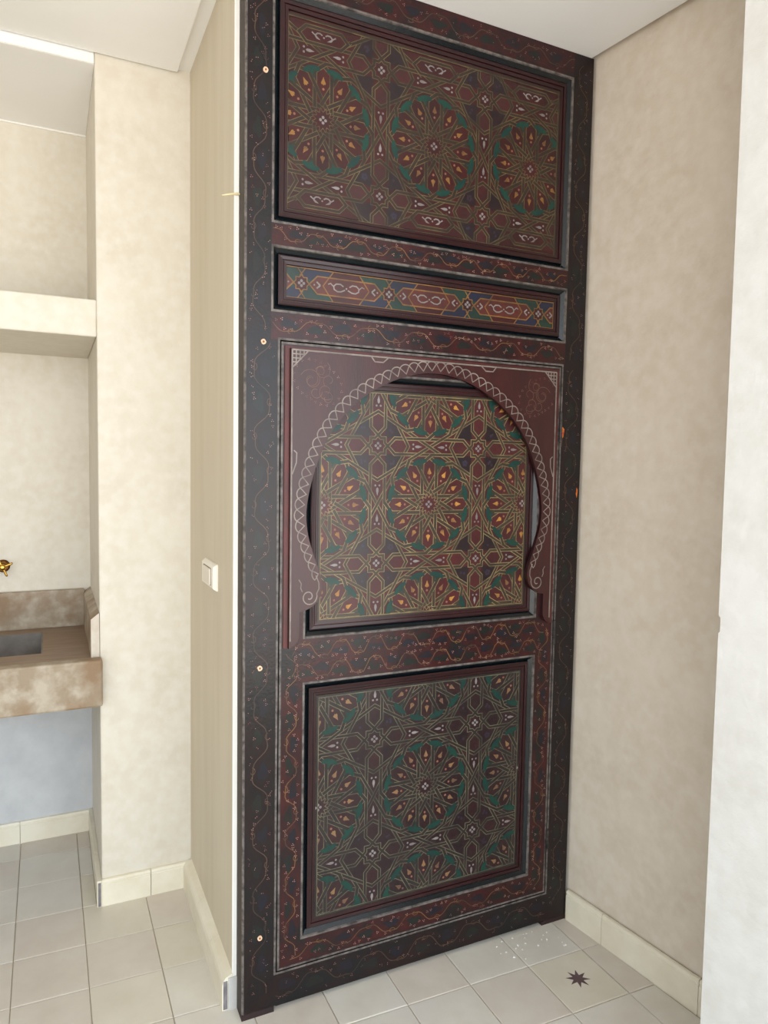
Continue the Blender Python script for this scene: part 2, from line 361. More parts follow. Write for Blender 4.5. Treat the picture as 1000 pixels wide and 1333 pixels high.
for y0, y1 in ((0.058, 0.235), (0.237, 0.435), (0.437, 0.676)):
    mb = MB()
    prof = [(-0.010, -0.004), (-0.039, -0.004), (-0.039, 0.072), (-0.036, 0.082), (-0.028, 0.092), (-0.010, 0.10)]
    k = len(prof)
    mb.v = [(x, y0, z) for x, z in prof] + [(x, y1, z) for x, z in prof]
    mb.f = [tuple(range(k)), tuple(range(2*k-1, k-1, -1))] + [(q, k+q, k+(q+1)%k, (q+1)%k) for q in range(k)]
    mb.m = [0]*len(mb.f); mb.mats = [M['base_tile']]
    mb.build('skirting_tile', r)
mb = MB(); mb.box((-0.036, 0.0562, 0.003), (-0.025, 0.058, 0.082), M['tile_body']); mb.build('raw_edge', r)
mb = MB(); mb.box((-0.023, 0.054, -0.004), (0.02, 0.066, 0.09), M['wall_white']); mb.build('skirting_tile', r, bevel=0.002)
skirting('baseboard_right', [(1.1745, -0.63), (1.093, -0.002)], [0.152, 0.485], 0.098, 0.0135)
skirting('baseboard_front_right', [splay(1.30), splay(0.01)], [0.2*k for k in range(1, 7)], 0.09, 0.012)

# ------------------------------------------------------------------ painted ornament tools
def clip_rect(poly, R):
    x0, x1, z0, z1 = R
    for a, b, c in ((-1, 0, -x0), (1, 0, x1), (0, -1, -z0), (0, 1, z1)):
        poly = clip_half(poly, a, b, c)
        if len(poly) < 3: return []
    return poly
LAY = 0.00016
class Paint:
    """flat paint on a plane of constant y, facing -Y"""
    def __init__(s, y, R=None): s.y = y; s.R = R; s.mb = MB()
    def fill(s, pts, m, lay=0):
        P = clip_rect(list(pts), s.R) if s.R else list(pts)
        if len(P) < 3: return
        ar = sum(P[k][0]*P[(k+1)%len(P)][1]-P[(k+1)%len(P)][0]*P[k][1] for k in range(len(P)))
        if abs(ar) < 1e-9: return
        if ar < 0: P = P[::-1]
        y = s.y - LAY*(lay+1) - random.random()*0.00006
        s.mb.poly([(x, y, z) for x, z in P], m)
    def ribbon(s, pts, w, m, lay=1, closed=False, taper=False):
        n = len(pts)
        if n < 2: return
        offs = []
        for i in range(n):
            pa = pts[i-1] if (i > 0 or closed) else None
            pb = pts[(i+1) % n] if (i < n-1 or closed) else None
            p = pts[i]; ds = []
            for u, v in ((pa, p), (p, pb)):
                if u is None or v is None: continue
                dx, dz = v[0]-u[0], v[1]-u[1]; L = math.hypot(dx, dz)
                if L > 1e-9: ds.append((dx/L, dz/L))
            if not ds: ds = [(1, 0)]
            if len(ds) == 2:
                nx, nz = -(ds[0][1]+ds[1][1]), ds[0][0]+ds[1][0]; L = math.hypot(nx, nz)
                if L < 1e-6: nx, nz, k = -ds[0][1], ds[0][0], 1
                else:
                    nx, nz = nx/L, nz/L; k = 1/max(0.35, nx*-ds[0][1]+nz*ds[0][0])
            else: nx, nz, k = -ds[0][1], ds[0][0], 1
            t = 1.0
            if taper: t = max(0.25, math.sin(PI*(0.12+0.88*(1-i/(n-1)))/1.05)) if n > 2 else 1
            offs.append((nx*k*w/2*t, nz*k*w/2*t))
        for i in range(n if closed else n-1):
            j = (i+1) % n
            a, b, oa, ob = pts[i], pts[j], offs[i], offs[j]
            s.fill([(a[0]-oa[0], a[1]-oa[1]), (b[0]-ob[0], b[1]-ob[1]), (b[0]+ob[0], b[1]+ob[1]), (a[0]+oa[0], a[1]+oa[1])], m, lay)
    def disc(s, x, z, r, m, lay=5, n=7, rz=None, rot=0.0):
        rz = rz or r; c, q = math.cos(rot), math.sin(rot)
        s.fill([(x+r*math.cos(2*PI*k/n)*c-rz*math.sin(2*PI*k/n)*q, z+r*math.cos(2*PI*k/n)*q+rz*math.sin(2*PI*k/n)*c) for k in range(n)], m, lay)
    def build(s, name, parent, label=None):
        if not s.mb.f: return None
        o = s.mb.build(name, parent); o['kind'] = 'stuff'
        if label: o['label'] = label
        return o

def rot2(p, a): c, s_ = math.cos(a), math.sin(a); return (p[0]*c-p[1]*s_, p[0]*s_+p[1]*c)

def star_lattice(panel, y, R, cx, cz, a, rosettes, jr, cartouches=(), tone={}):
    """twelve fold rosettes on a square lattice, woven straps, in lattice units of a around (cx,cz)"""
    T_ = lambda p: (cx+a*p[0], cz+a*p[1])
    M = dict(globals()["M"]); M.update({k: M[v] for k, v in tone.items()})
    lay0 = Paint(y, R); straps = Paint(y, R); leaves = Paint(y, R); flowers = Paint(y, R)
    W_, t_ = 0.031*a, 0.0054*a
    w, H, K, Ts, ms = 0.067, 0.433, 0.2887, 0.092, 0.065
    j0, j1 = jr
    strands = []
    ros = set(rosettes)
    I = range(-3, 4)
    for i in I:                                       # zigzags through the crossings between rosettes
        for s in (-1, 1):
            strands.append([(i+.5+s*K*(-1)**j, j+.5) for j in range(-4, 4)])
            strands.append([(j+.5, i+.5+s*K*(-1)**j) for j in range(-4, 4)])
    q = [(-w, -.5), (-w, -(Ts+w)), (0, -Ts), (Ts-ms, -ms), (ms, -ms), (ms, -(Ts-ms)), (Ts, 0), (Ts+w, w), (.5, w)]
    stars = [(i+.5, j+.5) for i in I for j in I]
    for (sx, sz) in stars:
        for k in range(4):
            strands.append([(sx+p[0], sz+p[1]) for p in (rot2(v, k*PI/2) for v in q)])
    d = 0.07
    for (ri, rj) in rosettes:
        for k in range(12):
            for s in (-1, 1):
                strands.append([(ri+p[0], rj+p[1]) for p in (rot2(v, k*PI/6) for v in [(H, s*.021), (.36, -s*d), (.062, -s*d)])])
    for (qx, qz, hl, hh) in cartouches:
        strands.append([(qx-hl, qz), (qx-hl+hh, qz+hh), (qx+hl-hh, qz+hh), (qx+hl, qz), (qx+hl-hh, qz-hh), (qx-hl+hh, qz-hh), (qx-hl, qz)])
    x0, x1, z0, z1 = R
    keep = []; wid = []
    for si_, st in enumerate(strands):
        P = [T_(p) for p in st]
        if max(p[0] for p in P) < x0 or min(p[0] for p in P) > x1 or max(p[1] for p in P) < z0 or min(p[1] for p in P) > z1: continue
        keep.append(P); wid.append(0.036*a if len(st) == 3 else W_)
    for P, w_s in zip(keep, wid):
        straps.ribbon(P, w_s, M['gold'], 1); straps.ribbon(P, w_s-2*t_, M['strap'], 2)
    # weave
    segs = []
    for si, P in enumerate(keep):
        for k in range(len(P)-1):
            A, B = P[k], P[k+1]
            if max(A[0], B[0]) < x0 or min(A[0], B[0]) > x1 or max(A[1], B[1]) < z0 or min(A[1], B[1]) > z1: continue
            segs.append((si, k, A, B))
    cr = []
    for u in range(len(segs)):
        si, k, A, B = segs[u]
        ax0, ax1, az0, az1 = min(A[0], B[0]), max(A[0], B[0]), min(A[1], B[1]), max(A[1], B[1])
        dx, dz = B[0]-A[0], B[1]-A[1]
        for v in range(u+1, len(segs)):
            sj, l, C, D = segs[v]
            if si == sj: continue
            if (C[0] < ax0 and D[0] < ax0) or (C[0] > ax1 and D[0] > ax1) or (C[1] < az0 and D[1] < az0) or (C[1] > az1 and D[1] > az1): continue
            ex, ez = D[0]-C[0], D[1]-C[1]; den = dx*ez-dz*ex
            if abs(den) < 1e-9: continue
            t = ((C[0]-A[0])*ez-(C[1]-A[1])*ex)/den; r = ((C[0]-A[0])*dz-(C[1]-A[1])*dx)/den
            if 0.02 < t < 0.98 and 0.02 < r < 0.98: cr.append([si, k+t, sj, l+r, (A[0]+dx*t, A[1]+dz*t), (dx, dz), (ex, ez)])
    on = {}
    for c, x in enumerate(cr):
        on.setdefault(x[0], []).append((x[1], c)); on.setdefault(x[2], []).append((x[3], c))
    idx = {}
    for s_, L in on.items():
        L.sort()
        for n_, (_, c) in enumerate(L): idx[(s_, c)] = n_
    ph = {}
    for s0 in on:
        if s0 in ph: continue
        ph[s0] = 0; todo = [s0]
        while todo:
            s_ = todo.pop()
            for _, c in on[s_]:
                o_ = cr[c][2] if cr[c][0] == s_ else cr[c][0]
                if o_ in ph: continue
                ph[o_] = (idx[(s_, c)]+ph[s_]+1-idx[(o_, c)]) % 2; todo.append(o_)
    for c, x in enumerate(cr):
        over, dv, ov = (x[0], x[5], x[6]) if (idx[(x[0], c)]+ph[x[0]]) % 2 == 0 else (x[2], x[6], x[5])
        L = math.hypot(*dv); dv = (dv[0]/L, dv[1]/L); L2 = math.hypot(*ov)
        sn = abs(dv[0]*ov[1]-dv[1]*ov[0])/L2; cs = abs(dv[0]*ov[0]+dv[1]*ov[1])/L2
        h = min(0.045*a, (W_/2)*(1+cs)/max(sn, .3))
        p = x[4]; A, B = (p[0]-dv[0]*h, p[1]-dv[1]*h), (p[0]+dv[0]*h, p[1]+dv[1]*h)
        w_s = wid[over]; straps.ribbon([A, B], w_s, M['gold'], 3); straps.ribbon([A, B], w_s-2*t_, M['strap'], 4)
    # fields and motifs
    for (sx, sz) in stars:
        if not (x0-a*.3 < T_((sx, sz))[0] < x1+a*.3 and z0-a*.3 < T_((sx, sz))[1] < z1+a*.3): continue
        for k in range(4):
            g = lambda pts: [T_((sx+p[0], sz+p[1])) for p in (rot2(v, k*PI/2) for v in pts)]
            lay0.fill(g([(.06, .06), (.16, .08), (.24, .08), (.185, .185), (.08, .24), (.08, .16)]), M['dark'], 0)
            lay0.fill(g([(Ts+.01, 0), (Ts+w, -.06), (.245, -.06), (.28, 0), (.245, .06), (Ts+w, .06)]), M['hex'], 0)
            c = g([(.135, .135)])[0]
            for b in range(5):
                an = k*PI/2+PI/4+b*2*PI/5
                flowers.disc(c[0]+.018*a*math.cos(an), c[1]+.018*a*math.sin(an), .013*a, M['blue'], 0, 6)
            # white drop with two dots in the kite beyond the hexagon
            flowers.fill(g([(.425, 0), (.385, .012), (.362, .010), (.352, 0), (.362, -.010), (.385, -.012)]), M['white'], 5)
            for v in (-1, 1):
                c = g([(.336, v*.019)])[0]; flowers.disc(c[0], c[1], .0095*a, M['white'], 5)
            c = g([(.0205, 0)])[0]; flowers.disc(c[0], c[1], .0125*a, M['white'], 5)
        lay0.fill([T_((sx+.058*math.cos(k*PI/4), sz+.058*math.sin(k*PI/4))) for k in range(8)], M['field'], 0)
    for (ri, rj) in rosettes:
        for k in range(12):
            g = lambda pts: [T_((ri+p[0], rj+p[1])) for p in (rot2(v, k*PI/6) for v in pts)]
            jx = random.uniform(-.008, .008)
            flowers.fill(g([(.330+jx, 0), (.300+jx, .011), (.283+jx, .020), (.270+jx, .017), (.272+jx, .007), (.262+jx, 0), (.272+jx, -.007), (.270+jx, -.017), (.283+jx, -.020), (.300+jx, -.011)]), M['yellow'], 5)
            c = g([(.236, 0)])[0]; flowers.disc(c[0], c[1], .0105*a, M['pink'], 5)
            g = lambda pts: [T_((ri+p[0], rj+p[1])) for p in (rot2(v, k*PI/6+PI/12) for v in pts)]
            leaves.fill(g([(.316, 0), (.348, .007), (.364, .020), (.360, .048), (.364, .068), (.380, .073), (.396, .060), (.409, .026), (.409, -.026), (.396, -.060), (.380, -.073), (.364, -.068), (.360, -.048), (.364, -.020), (.348, -.007)]), M['green'], 5)
        sp = []; so_ = []
        for k in range(24):
            r = .088 if k % 2 else .056
            sp.append(T_((ri+r*math.cos(k*PI/12), rj+r*math.sin(k*PI/12))))
            so_.append(T_((ri+(r*1.10+.004)*math.cos(k*PI/12), rj+(r*1.10+.004)*math.sin(k*PI/12))))
        straps.fill(so_, M['gold'], 5); straps.fill(sp, M['field'], 6)
        for k in range(4):
            c = T_((ri+.021*math.cos(k*PI/2), rj+.021*math.sin(k*PI/2))); flowers.disc(c[0], c[1], .0125*a, M['white'], 7)
    for (qx, qz, hl, hh) in cartouches:
        pts = [(qx-hl, qz), (qx-hl+hh, qz+hh), (qx+hl-hh, qz+hh), (qx+hl, qz), (qx+hl-hh, qz-hh), (qx-hl+hh, qz-hh)]
        straps.fill([T_(p) for p in pts], M['field'], 5)
        straps.ribbon([T_(p) for p in pts], W_, M['gold'], 6, closed=True); straps.ribbon([T_(p) for p in pts], W_-2*t_, M['strap'], 7, closed=True)
        for s in (-1, 1):
            sc_ = [(qx+s*(.012+.035*math.cos(b)*(1-.06*k_)+.03), qz+.028*math.sin(b)*(1-.06*k_)) for k_, b in enumerate([2.6, 1.9, 1.2, .5, -.2, -.9, -1.6])]
            flowers.ribbon([T_(p) for p in sc_] + [T_((qx+s*.10, qz+.022))], .011*a, M['white'], 8)
        flowers.disc(*T_((qx, qz)), .008*a, M['white'], 8)
    # border line round the field
    b = .020*a
    for w_, m_, l_ in ((2*b, M['strap'], 7), ):
        straps.ribbon([(x0, z0), (x1, z0), (x1, z1), (x0, z1)], w_, m_, l_, closed=True)
    straps.ribbon([(x0+b, z0+b), (x1-b, z0+b), (x1-b, z1-b), (x0+b, z1-b)], t_*1.2, M['gold'], 8, closed=True)
    lay0.build('painted_fields', panel); straps.build('painted_straps', panel, 'gold edged interlaced straps of star rosettes')
    leaves.build('painted_leaves', panel, 'green leaf motifs round the rosettes'); flowers.build('painted_flowers', panel, 'yellow and white flower motifs')

def vine(paint, x0, x1, z0, z1, wl=0.15, bright=True, rows=1, seed=0, amp=0.30):
    """trailing vine along the longer side of a rectangle: stem, leaves, dot trios"""
    rnd = random.Random(seed)
    vert = (z1-z0) > (x1-x0)
    L = (z1-z0) if vert else (x1-x0); Wd = (x1-x0) if vert else (z1-z0)
    P = (lambda u, v: (x0+v, z0+u)) if vert else (lambda u, v: (x0+u, z0+v))
    ln = M['vine'] if bright else M['vine_dull']
    for r in range(rows):
        c = Wd*(r+.5)/rows; A = Wd/rows*amp; ph = rnd.uniform(0, 6.28)
        n = max(8, int(L/0.009)); pts = []
        for k in range(n+1):
            u = L*k/n; t = 2*PI*u/wl+ph+(PI*r)
            pts.append(P(u, c + A*(math.sin(t)+.18*math.sin(3*t)+.10*math.sin(1.31*t))))
        paint.ribbon(pts, 0.0022, ln, 1)
        k = 0
        while True:
            u = wl/2*(k+.5-(ph+PI*r)/PI); k += 1
            if u < 0.012: continue
            if u > L-0.012: break
            sg = 1 if math.sin(2*PI*u/wl+ph+PI*r) > 0 else -1
            # leaf blob in the hollow, curl at the crest
            q = P(u+rnd.uniform(-.004, .004), c - sg*A*.35)
            lr, lw = (.024, .30*Wd/rows)
            pts = []
            for e in range(11):
                an = 2*PI*e/11; rr = 1+.22*math.sin(3*an+k)+rnd.uniform(-.1, .1)
                du, dv = lr*rr*math.cos(an), lw*.62*rr*math.sin(an)
                pts.append((q[0]+dv, q[1]+du) if vert else (q[0]+du, q[1]+dv))
            paint.fill(pts, M['vleaf_g'] if (k+r) % 2 else M['vleaf_b'], 0)
            cu = []
            for e in range(7):
                an = e*.75; rr = .012*(1-.10*e)
                cu.append(P(u+.010+rr*math.cos(an)-.006, c+sg*A*.95 - sg*rr*math.sin(an)*.8))
            paint.ribbon(cu, 0.0016, ln, 1)
        nd = int(L/0.0135)
        for k in range(nd):
            u = (k+rnd.uniform(.2, .8))*L/nd; v = c+rnd.choice((-1, 1))*rnd.uniform(.1, .42)*Wd/rows
            for e in range(3):
                p = P(u+.0028*math.cos(e*2.1+k), v+.0028*math.sin(e*2.1+k))
                if bright or rnd.random() < .75: paint.disc(p[0], p[1], .0014 if bright else .0011, M['dot'], 2, 5)

def moulding(name, parent, x0, x1, z0, z1, prof):
    """mitred frame: prof = [(inset, y, material of the band that starts here)]"""
    mb = MB()
    rings = [[(x0+i, y, z0+i), (x1-i, y, z0+i), (x1-i, y, z1-i), (x0+i, y, z1-i)] for i, y, _ in prof]
    for k in range(len(prof)-1):
        for e in range(4):
            f = (e+1) % 4
            mb.poly([rings[k][e], rings[k][f], rings[k+1][f], rings[k+1][e]], prof[k][2])
    return mb.build(name, parent)
PROF = [(0, 0, M['rim']), (0.0055, -0.0005, M['rim']), (0.007, 0.003, M['black']), (0.0195, 0.013, M['black']), (0.0205, 0.0075, M['red_mould']), (0.0235, 0.0055, M['red_mould']), (0.0315, 0.0065, M['red_mould']),
        (0.0325, 0.0105, M['black']), (0.0340, 0.0105, M['red_mould']), (0.0350, 0.0080, M['red_mould']), (0.0425, 0.0085, M['red_mould']), (0.0435, 0.0100, M['red_mould']), (0.0455, 0.0100, M['red_mould'])]
FY = 0.0100                       # depth of the painted fields

# ------------------------------------------------------------------ painted door surround (fixed)
DW, DH = 1.0803, 2.7385
PL, PR, Z1B, Z1T, Z2B, Z2T = 0.0688, 1.0068, 2.0930, 2.6665, 1.8724, 2.0395
GL, GR, GB, GT = 0.0930, 0.9955, 0.1096, 1.8024
sur = empty('door_surround', (0, 0, 0))
tag(sur, 'tall dark plum painted wooden surround with two star patterned panels above the door leaf', 'door frame', kind='thing')
TH = 0.060
c = 0.0055
mb = MB(); mb.prism_xz([(c, 0.016), (GL, 0.016), (GL, GT), (PL, GT), (PL, DH), (c, DH)], 0, TH, M['plum_dark'], M['side_wood'])
mb.poly([(0, 0.004, 0.016), (c, 0, 0.016), (c, 0, DH), (0, 0.004, DH)], M['rim']); mb.poly([(0, TH, 0.016), (0, 0.004, 0.016), (0, 0.004, DH), (0, TH, DH)], M['side_wood'])
stL = mb.build('stile', sur)
mb = MB(); mb.prism_xz([(GR, 0.012), (DW, 0.012), (DW, DH), (PR, DH), (PR, GT), (GR, GT)], 0, TH, M['plum_dark'], M['side_wood'])
stR = mb.build('stile', sur)
def rail(root, x0, x1, z0, z1, m, name='rail', y0=0.0, th=0.045):
    mb = MB(); mb.box((x0, y0, z0), (x1, y0+th, z1), m); return mb.build(name, root)
rt = rail(sur, PL, PR, Z1T, DH, M['plum'], 'top_rail')
ra = rail(sur, PL, PR, Z2T, Z1B, M['plum'])
rb = rail(sur, PL, PR, GT, Z2B, M['plum'])
rc = rail(sur, GL, GR, 0.014, GB, M['plum_dark'], 'bottom_rail')
for x0, x1 in ((0.0, 0.0885), (0.986, DW)):
    mb = MB(); mb.box((x0, 0.0, 0.0), (x1, TH, 0.016 if x0 == 0 else 0.012), M['raw_red']); mb.build('foot', sur)
def paint_on(part, y, fn):
    p = Paint(y); fn(p); p.build('painted_vine', part)
paint_on(stL, 0, lambda p: (vine(p, 0.008, PL-0.002, GT+.02, DH-.03, .165, False, 1, 3), vine(p, 0.010, GL-.010, .06, GT-.01, .175, False, 1, 4)))
paint_on(stR, 0, lambda p: (vine(p, PR+.004, DW-.004, GT+.02, DH-.03, .165, False, 1, 5), vine(p, GR+.010, DW-.004, .06, GT-.01, .17, False, 1, 6)))
paint_on(rt, 0, lambda p: vine(p, PL, PR, Z1T+.004, DH-.006, .16, False, 1, 7))
paint_on(ra, 0, lambda p: vine(p, PL+.004, PR-.004, Z2T+.002, Z1B-.002, .115, True, 1, 8))
paint_on(rb, 0, lambda p: vine(p, PL+.004, PR-.004, GT+.010, Z2B-.003, .15, True, 1, 9))
paint_on(rc, 0, lambda p: vine(p, GL, GR, .020, GB-.008, .17, False, 1, 10))
# silver line round the opening of the leaf
mb = MB()
for x0, x1, z0, z1 in ((GL-.006, GL-.0005, GB-.006, GT+.006), (GR+.0005, GR+.006, GB-.006, GT+.006), (GL-.0005, GR+.0005, GT+.0005, GT+.006), (GL-.0005, GR+.0005, GB-.006, GB-.0005)):
    mb.box((x0, -0.0006, z0), (x1, 0.004, z1), M['rim'])
mb.build('opening_rim', sur)
def panel(root, x0, x1, z0, z1, name='panel', fm='field'):
    mb = MB(); mb.box((x0+.03, FY, z0+.03), (x1-.03, FY+.014, z1-.03), M[fm]); return mb.build(name, root)
moulding('panel_moulding', sur, PL, PR, Z1B, Z1T, PROF)
pu = panel(sur, PL, PR, Z1B, Z1T); pu['label'] = 'large upper panel with three star rosettes in a row'
IN = 0.0440
RU = (PL+IN-.008, PR-IN, Z1B+IN-.008, Z1T-IN-.006)
star_lattice(pu, FY, RU, 0.5335, 2.3735, 0.3275, [(-1, 0), (0, 0), (1, 0)], (0, 0), [(i, s*.622, .205, .060) for i in (-1, 0, 1) for s in (-1, 1)], tone={'gold': 'gold_shaded', 'yellow': 'yellow_shaded', 'strap': 'strap_dim'})  # tone carries the upper panel's dimmer light in its paint colours
moulding('panel_moulding', sur, PL, PR, Z2B, Z2T, PROF)
pm = panel(sur, PL, PR, Z2B, Z2T); pm['label'] = 'narrow band panel with three cartouches and small stars'
# band of cartouches
BX0, BX1, BZ0, BZ1 = PL+IN-.008, PR-IN, Z2B+IN-.003, Z2T-IN-.001
bp = Paint(FY, (BX0, BX1, BZ0, BZ1)); zc = (BZ0+BZ1)/2; hh = (BZ1-BZ0)/2
bp.fill([(BX0, BZ0), (BX1, BZ0), (BX1, BZ1), (BX0, BZ1)], M['green_field'], 0)
st0, sp = 0.1515, 0.2515
for k in range(-1, 4):
    xm = st0+sp*(k+.5); S = lambda pts: [(xm+u, zc+v*hh) for u, v in pts]
    bp.fill(S([(-.125, 1), (-.125, .30), (-.06, .30), (-.03, 1)]), M['blue_field'], 1)
    bp.fill(S([(.125, -1), (.125, -.30), (.06, -.30), (.03, -1)]), M['blue_field'], 1)
    inner = S([(-.066, 0), (-.036, 1), (.036, 1), (.066, 0), (.036, -1), (-.036, -1)])
    outer = S([(-.1045, 0), (-.082, .56), (.082, .56), (.1045, 0), (.082, -.56), (-.082, -.56)])
    bp.fill(inner, M['field'], 2); bp.fill(outer, M['orange_field'], 3)
    bp.ribbon(inner, .0030, M['ochre'], 4, closed=True); bp.ribbon(outer, .0036, M['ochre'], 5, closed=True)
    for s in (-1, 1):
        cu = [(xm+s*(.022+.015*math.cos(b)), zc+.0105*math.sin(b)) for b in (2.7, 1.9, 1.1, .3, -.5, -1.3, -2.0)] + [(xm+s*.004, zc-.004)]
        bp.ribbon(cu, .0034, M['white'], 6)
        bp.ribbon([(xm+s*.037, zc+.002), (xm+s*.045, zc+.009), (xm+s*.052, zc+.006)], .0028, M['white'], 6)
        for v in (-1, 1):
            bp.ribbon([(xm+s*.074, zc), (xm+s*.084, zc+v*.0085)], .0042, M['white'], 6)
        bp.disc(xm+s*.0905, zc, .0024, M['white'], 6)
    bp.disc(xm, zc, .0026, M['white'], 6)
for k in range(0, 4):
    xs = st0+sp*k; ou = []; o2 = []
    for e in range(16):
        r = (.0215 if e % 2 == 0 else .0162); an = PI/8*e
        ou.append((xs+r*math.cos(an), zc+r*math.sin(an)))
    bp.fill(ou, M['field'], 6); bp.ribbon(ou, .0028, M['ochre'], 7, closed=True)
    for sx_ in (-1, 1):
        for sz_ in (-1, 1):
            bp.ribbon([(xs+sx_*.004, zc+sz_*.0195), (xs-sx_*.012, zc+sz_*hh)], .0030, M['ochre'], 7)
    for e in range(4):
        bp.disc(xs+.0062*math.cos(e*PI/2), zc+.0062*math.sin(e*PI/2), .0040, M['white'], 8)
bp.ribbon([(BX0, BZ0), (BX1, BZ0), (BX1, BZ1), (BX0, BZ1)], .006, M['ochre'], 8, closed=True)
bp.build('painted_cartouches', pm)
for k, (x, z) in enumerate(((0.051, 2.457), (0.049, 1.794), (0.044, 0.954), (0.048, 0.220))):
    mb = MB()
    for r, y, m, n in ((.0066, -.0022, M['nail'], 9), (.0026, -.0030, M['nail_core'], 7)):
        pts = [(x+r*(1+.13*math.sin(3.1*e+k))*math.cos(2*PI*e/n), z+r*1.1*math.sin(2*PI*e/n)) for e in range(n)]
        mb.prism_xz(pts, y, 0.002, m)
    nl = mb.build('nail', sur)
p = Paint(0)
for cx_, cz_, w_, h_, m_ in ((1.0075, 1.600, .005, .016, 'chip'), (1.000, 1.604, .0035, .010, 'red_bright'), (1.070, 1.412, .003, .015, 'chip'), (1.004, 1.572, .0016, .018, 'vine')):
    p.fill([(cx_+w_*(1+.35*math.sin(2.3*e))*math.cos(2*PI*e/11), cz_+h_*(1+.25*math.sin(1.7*e+1))*math.sin(2*PI*e/11)) for e in range(11)], M[m_], 3)
p.build('paint_chips', sur, 'orange bare wood where the paint has chipped by the hinge')

# ------------------------------------------------------------------ hinged leaf
leaf = empty('door_1', (0, 0, 0))
tag(leaf, 'hinged dark red painted door leaf with horseshoe arch board over a star panel', 'door', kind='structure')
LX0, LX1, LZ0, LZ1 = GL+.0035, GR-.0030, GB+.0035, GT-.0035
QL, QR, Z3B, Z3T, Z4B, Z4T = 0.1619, 0.9263, 1.0201, 1.7350, 0.1836, 0.9020
lb = 0.0055
def leaf_bar(name, x0, x1, z0, z1):
    return rail(leaf, x0, x1, z0, z1, M['plum'], name, 0.0, 0.04)
lsl = leaf_bar('stile', LX0+lb, QL, LZ0+lb, LZ1-lb); lsr = leaf_bar('stile', QR, LX1-lb, LZ0+lb, LZ1-lb)
ltr = leaf_bar('top_rail', QL, QR, Z3T, LZ1-lb); lmr = leaf_bar('middle_rail', QL, QR, Z4T, Z3B); lbr = leaf_bar('bottom_rail', QL, QR, LZ0+lb, Z4B)
mb = MB()
for x0, x1, z0, z1 in ((LX0, LX0+lb, LZ0, LZ1), (LX1-lb, LX1, LZ0, LZ1), (LX0+lb, LX1-lb, LZ1-lb, LZ1), (LX0+lb, LX1-lb, LZ0, LZ0+lb)):
    mb.box((x0, -0.0006, z0), (x1, 0.038, z1), M['rim'])
mb.build('leaf_rim', leaf)
paint_on(lsl, 0, lambda p: vine(p, LX0+lb+.001, QL-.002, LZ0+.03, .985, .13, True, 1, 21))
paint_on(lsr, 0, lambda p: vine(p, QR+.002, LX1-lb-.001, LZ0+.03, .985, .13, True, 1, 22))
paint_on(lmr, 0, lambda p: vine(p, QL-.03, QR+.03, Z4T+.003, Z3B-.003, .105, True, 2, 23, .40))
paint_on(lbr, 0, lambda p: vine(p, QL-.03, QR+.03, LZ0+.008, Z4B-.003, .15, True, 1, 24))
moulding('panel_moulding', leaf, QL, QR, Z3B, Z3T, PROF)
pa = panel(leaf, QL, QR, Z3B, Z3T, fm='field_red'); pa['label'] = 'star rosette panel seen through the horseshoe arch'
ros9 = [(i, j) for i in (-1, 0, 1) for j in (-1, 0, 1)]
star_lattice(pa, FY, (QL+IN-.001, QR-IN-.001, Z3B+IN-.003, Z3T-IN), 0.5405, 1.3775, 0.3265, ros9, (-1, 1), tone={'field': 'field_red', 'hex': 'field_red'})
moulding('panel_moulding', leaf, QL, QR, Z4B, Z4T, PROF)
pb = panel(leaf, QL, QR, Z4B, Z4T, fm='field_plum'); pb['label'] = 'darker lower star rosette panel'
star_lattice(pb, FY, (QL+IN-.001, QR-IN-.001, Z4B+IN-.001, Z4T-IN), 0.5485, 0.5430, 0.3360, ros9, (-1, 1), tone={'gold': 'gold_veiled', 'yellow': 'yellow_veiled', 'field': 'field_plum', 'hex': 'field_plum', 'strap': 'strap_plum'})  # tone carries the lower panel's reflected veil in its paint colours
# red strips beside the arch board
mb = MB()
for x0, x1, z0, z1 in ((LX0+lb+.0035, .1185, 1.000, LZ1-lb-.004), (.967, LX1-lb-.003, 1.000, LZ1-lb-.004), (.1185, .967, 1.7835, LZ1-lb-.004)):
    mb.box((x0, -.003, z0), (x1, .004, z1), M['red_bright'])
mb.build('red_fillet', leaf)
# horseshoe arch board
XC = 0.5445
half = [(0, 1.747), (.085, 1.735), (.165, 1.703), (.230, 1.662), (.285, 1.609), (.328, 1.545), (.362, 1.458), (.380, 1.372), (.377, 1.310), (.362, 1.255), (.345, 1.208), (.335, 1.170), (.338, 1.138), (.355, 1.114), (.380, 1.100), (.3975, 1.096)]
def catmull(P, n=5):
    out = []
    for i in range(len(P)-1):
        p0, p1, p2, p3 = P[max(i-1, 0)] if i > 0 else (-P[1][0], P[1][1]), P[i], P[i+1], P[min(i+2, len(P)-1)]
        for k in range(n):
            t = k/n
            out.append(tuple(.5*(2*p1[d]+(p2[d]-p0[d])*t+(2*p0[d]-5*p1[d]+4*p2[d]-p3[d])*t*t+(3*p1[d]-p0[d]-3*p2[d]+p3[d])*t**3) for d in (0, 1)))
    return out+[P[-1]]
HC = catmull(half)
BX = .4255; BT, BB = 1.7835, 1.000
# one half of the opening edge, top -> foot of the strip
inner = HC + [(.3975, 1.032), (.402, 1.018), (.412, 1.008)]
outline = [(XC-BX, BB), (XC-.412, 1.008)]
outline = [(XC-BX, BT), (XC-BX, BB)] + [(XC-u, v) for u, v in reversed(inner)] + [(XC+u, v) for u, v in inner[1:]] + [(XC+BX, BB), (XC+BX, BT)]
AY = -0.012
mb = MB(); mb.prism_xz(outline, AY, 0.0, M['red'], M['red_mould'])
ab = mb.build('arch_board', leaf); ab['label'] = 'plain red board cut as a horseshoe arch with silver scallops'
# vertical bead below the volutes
sp_ = Paint(AY)
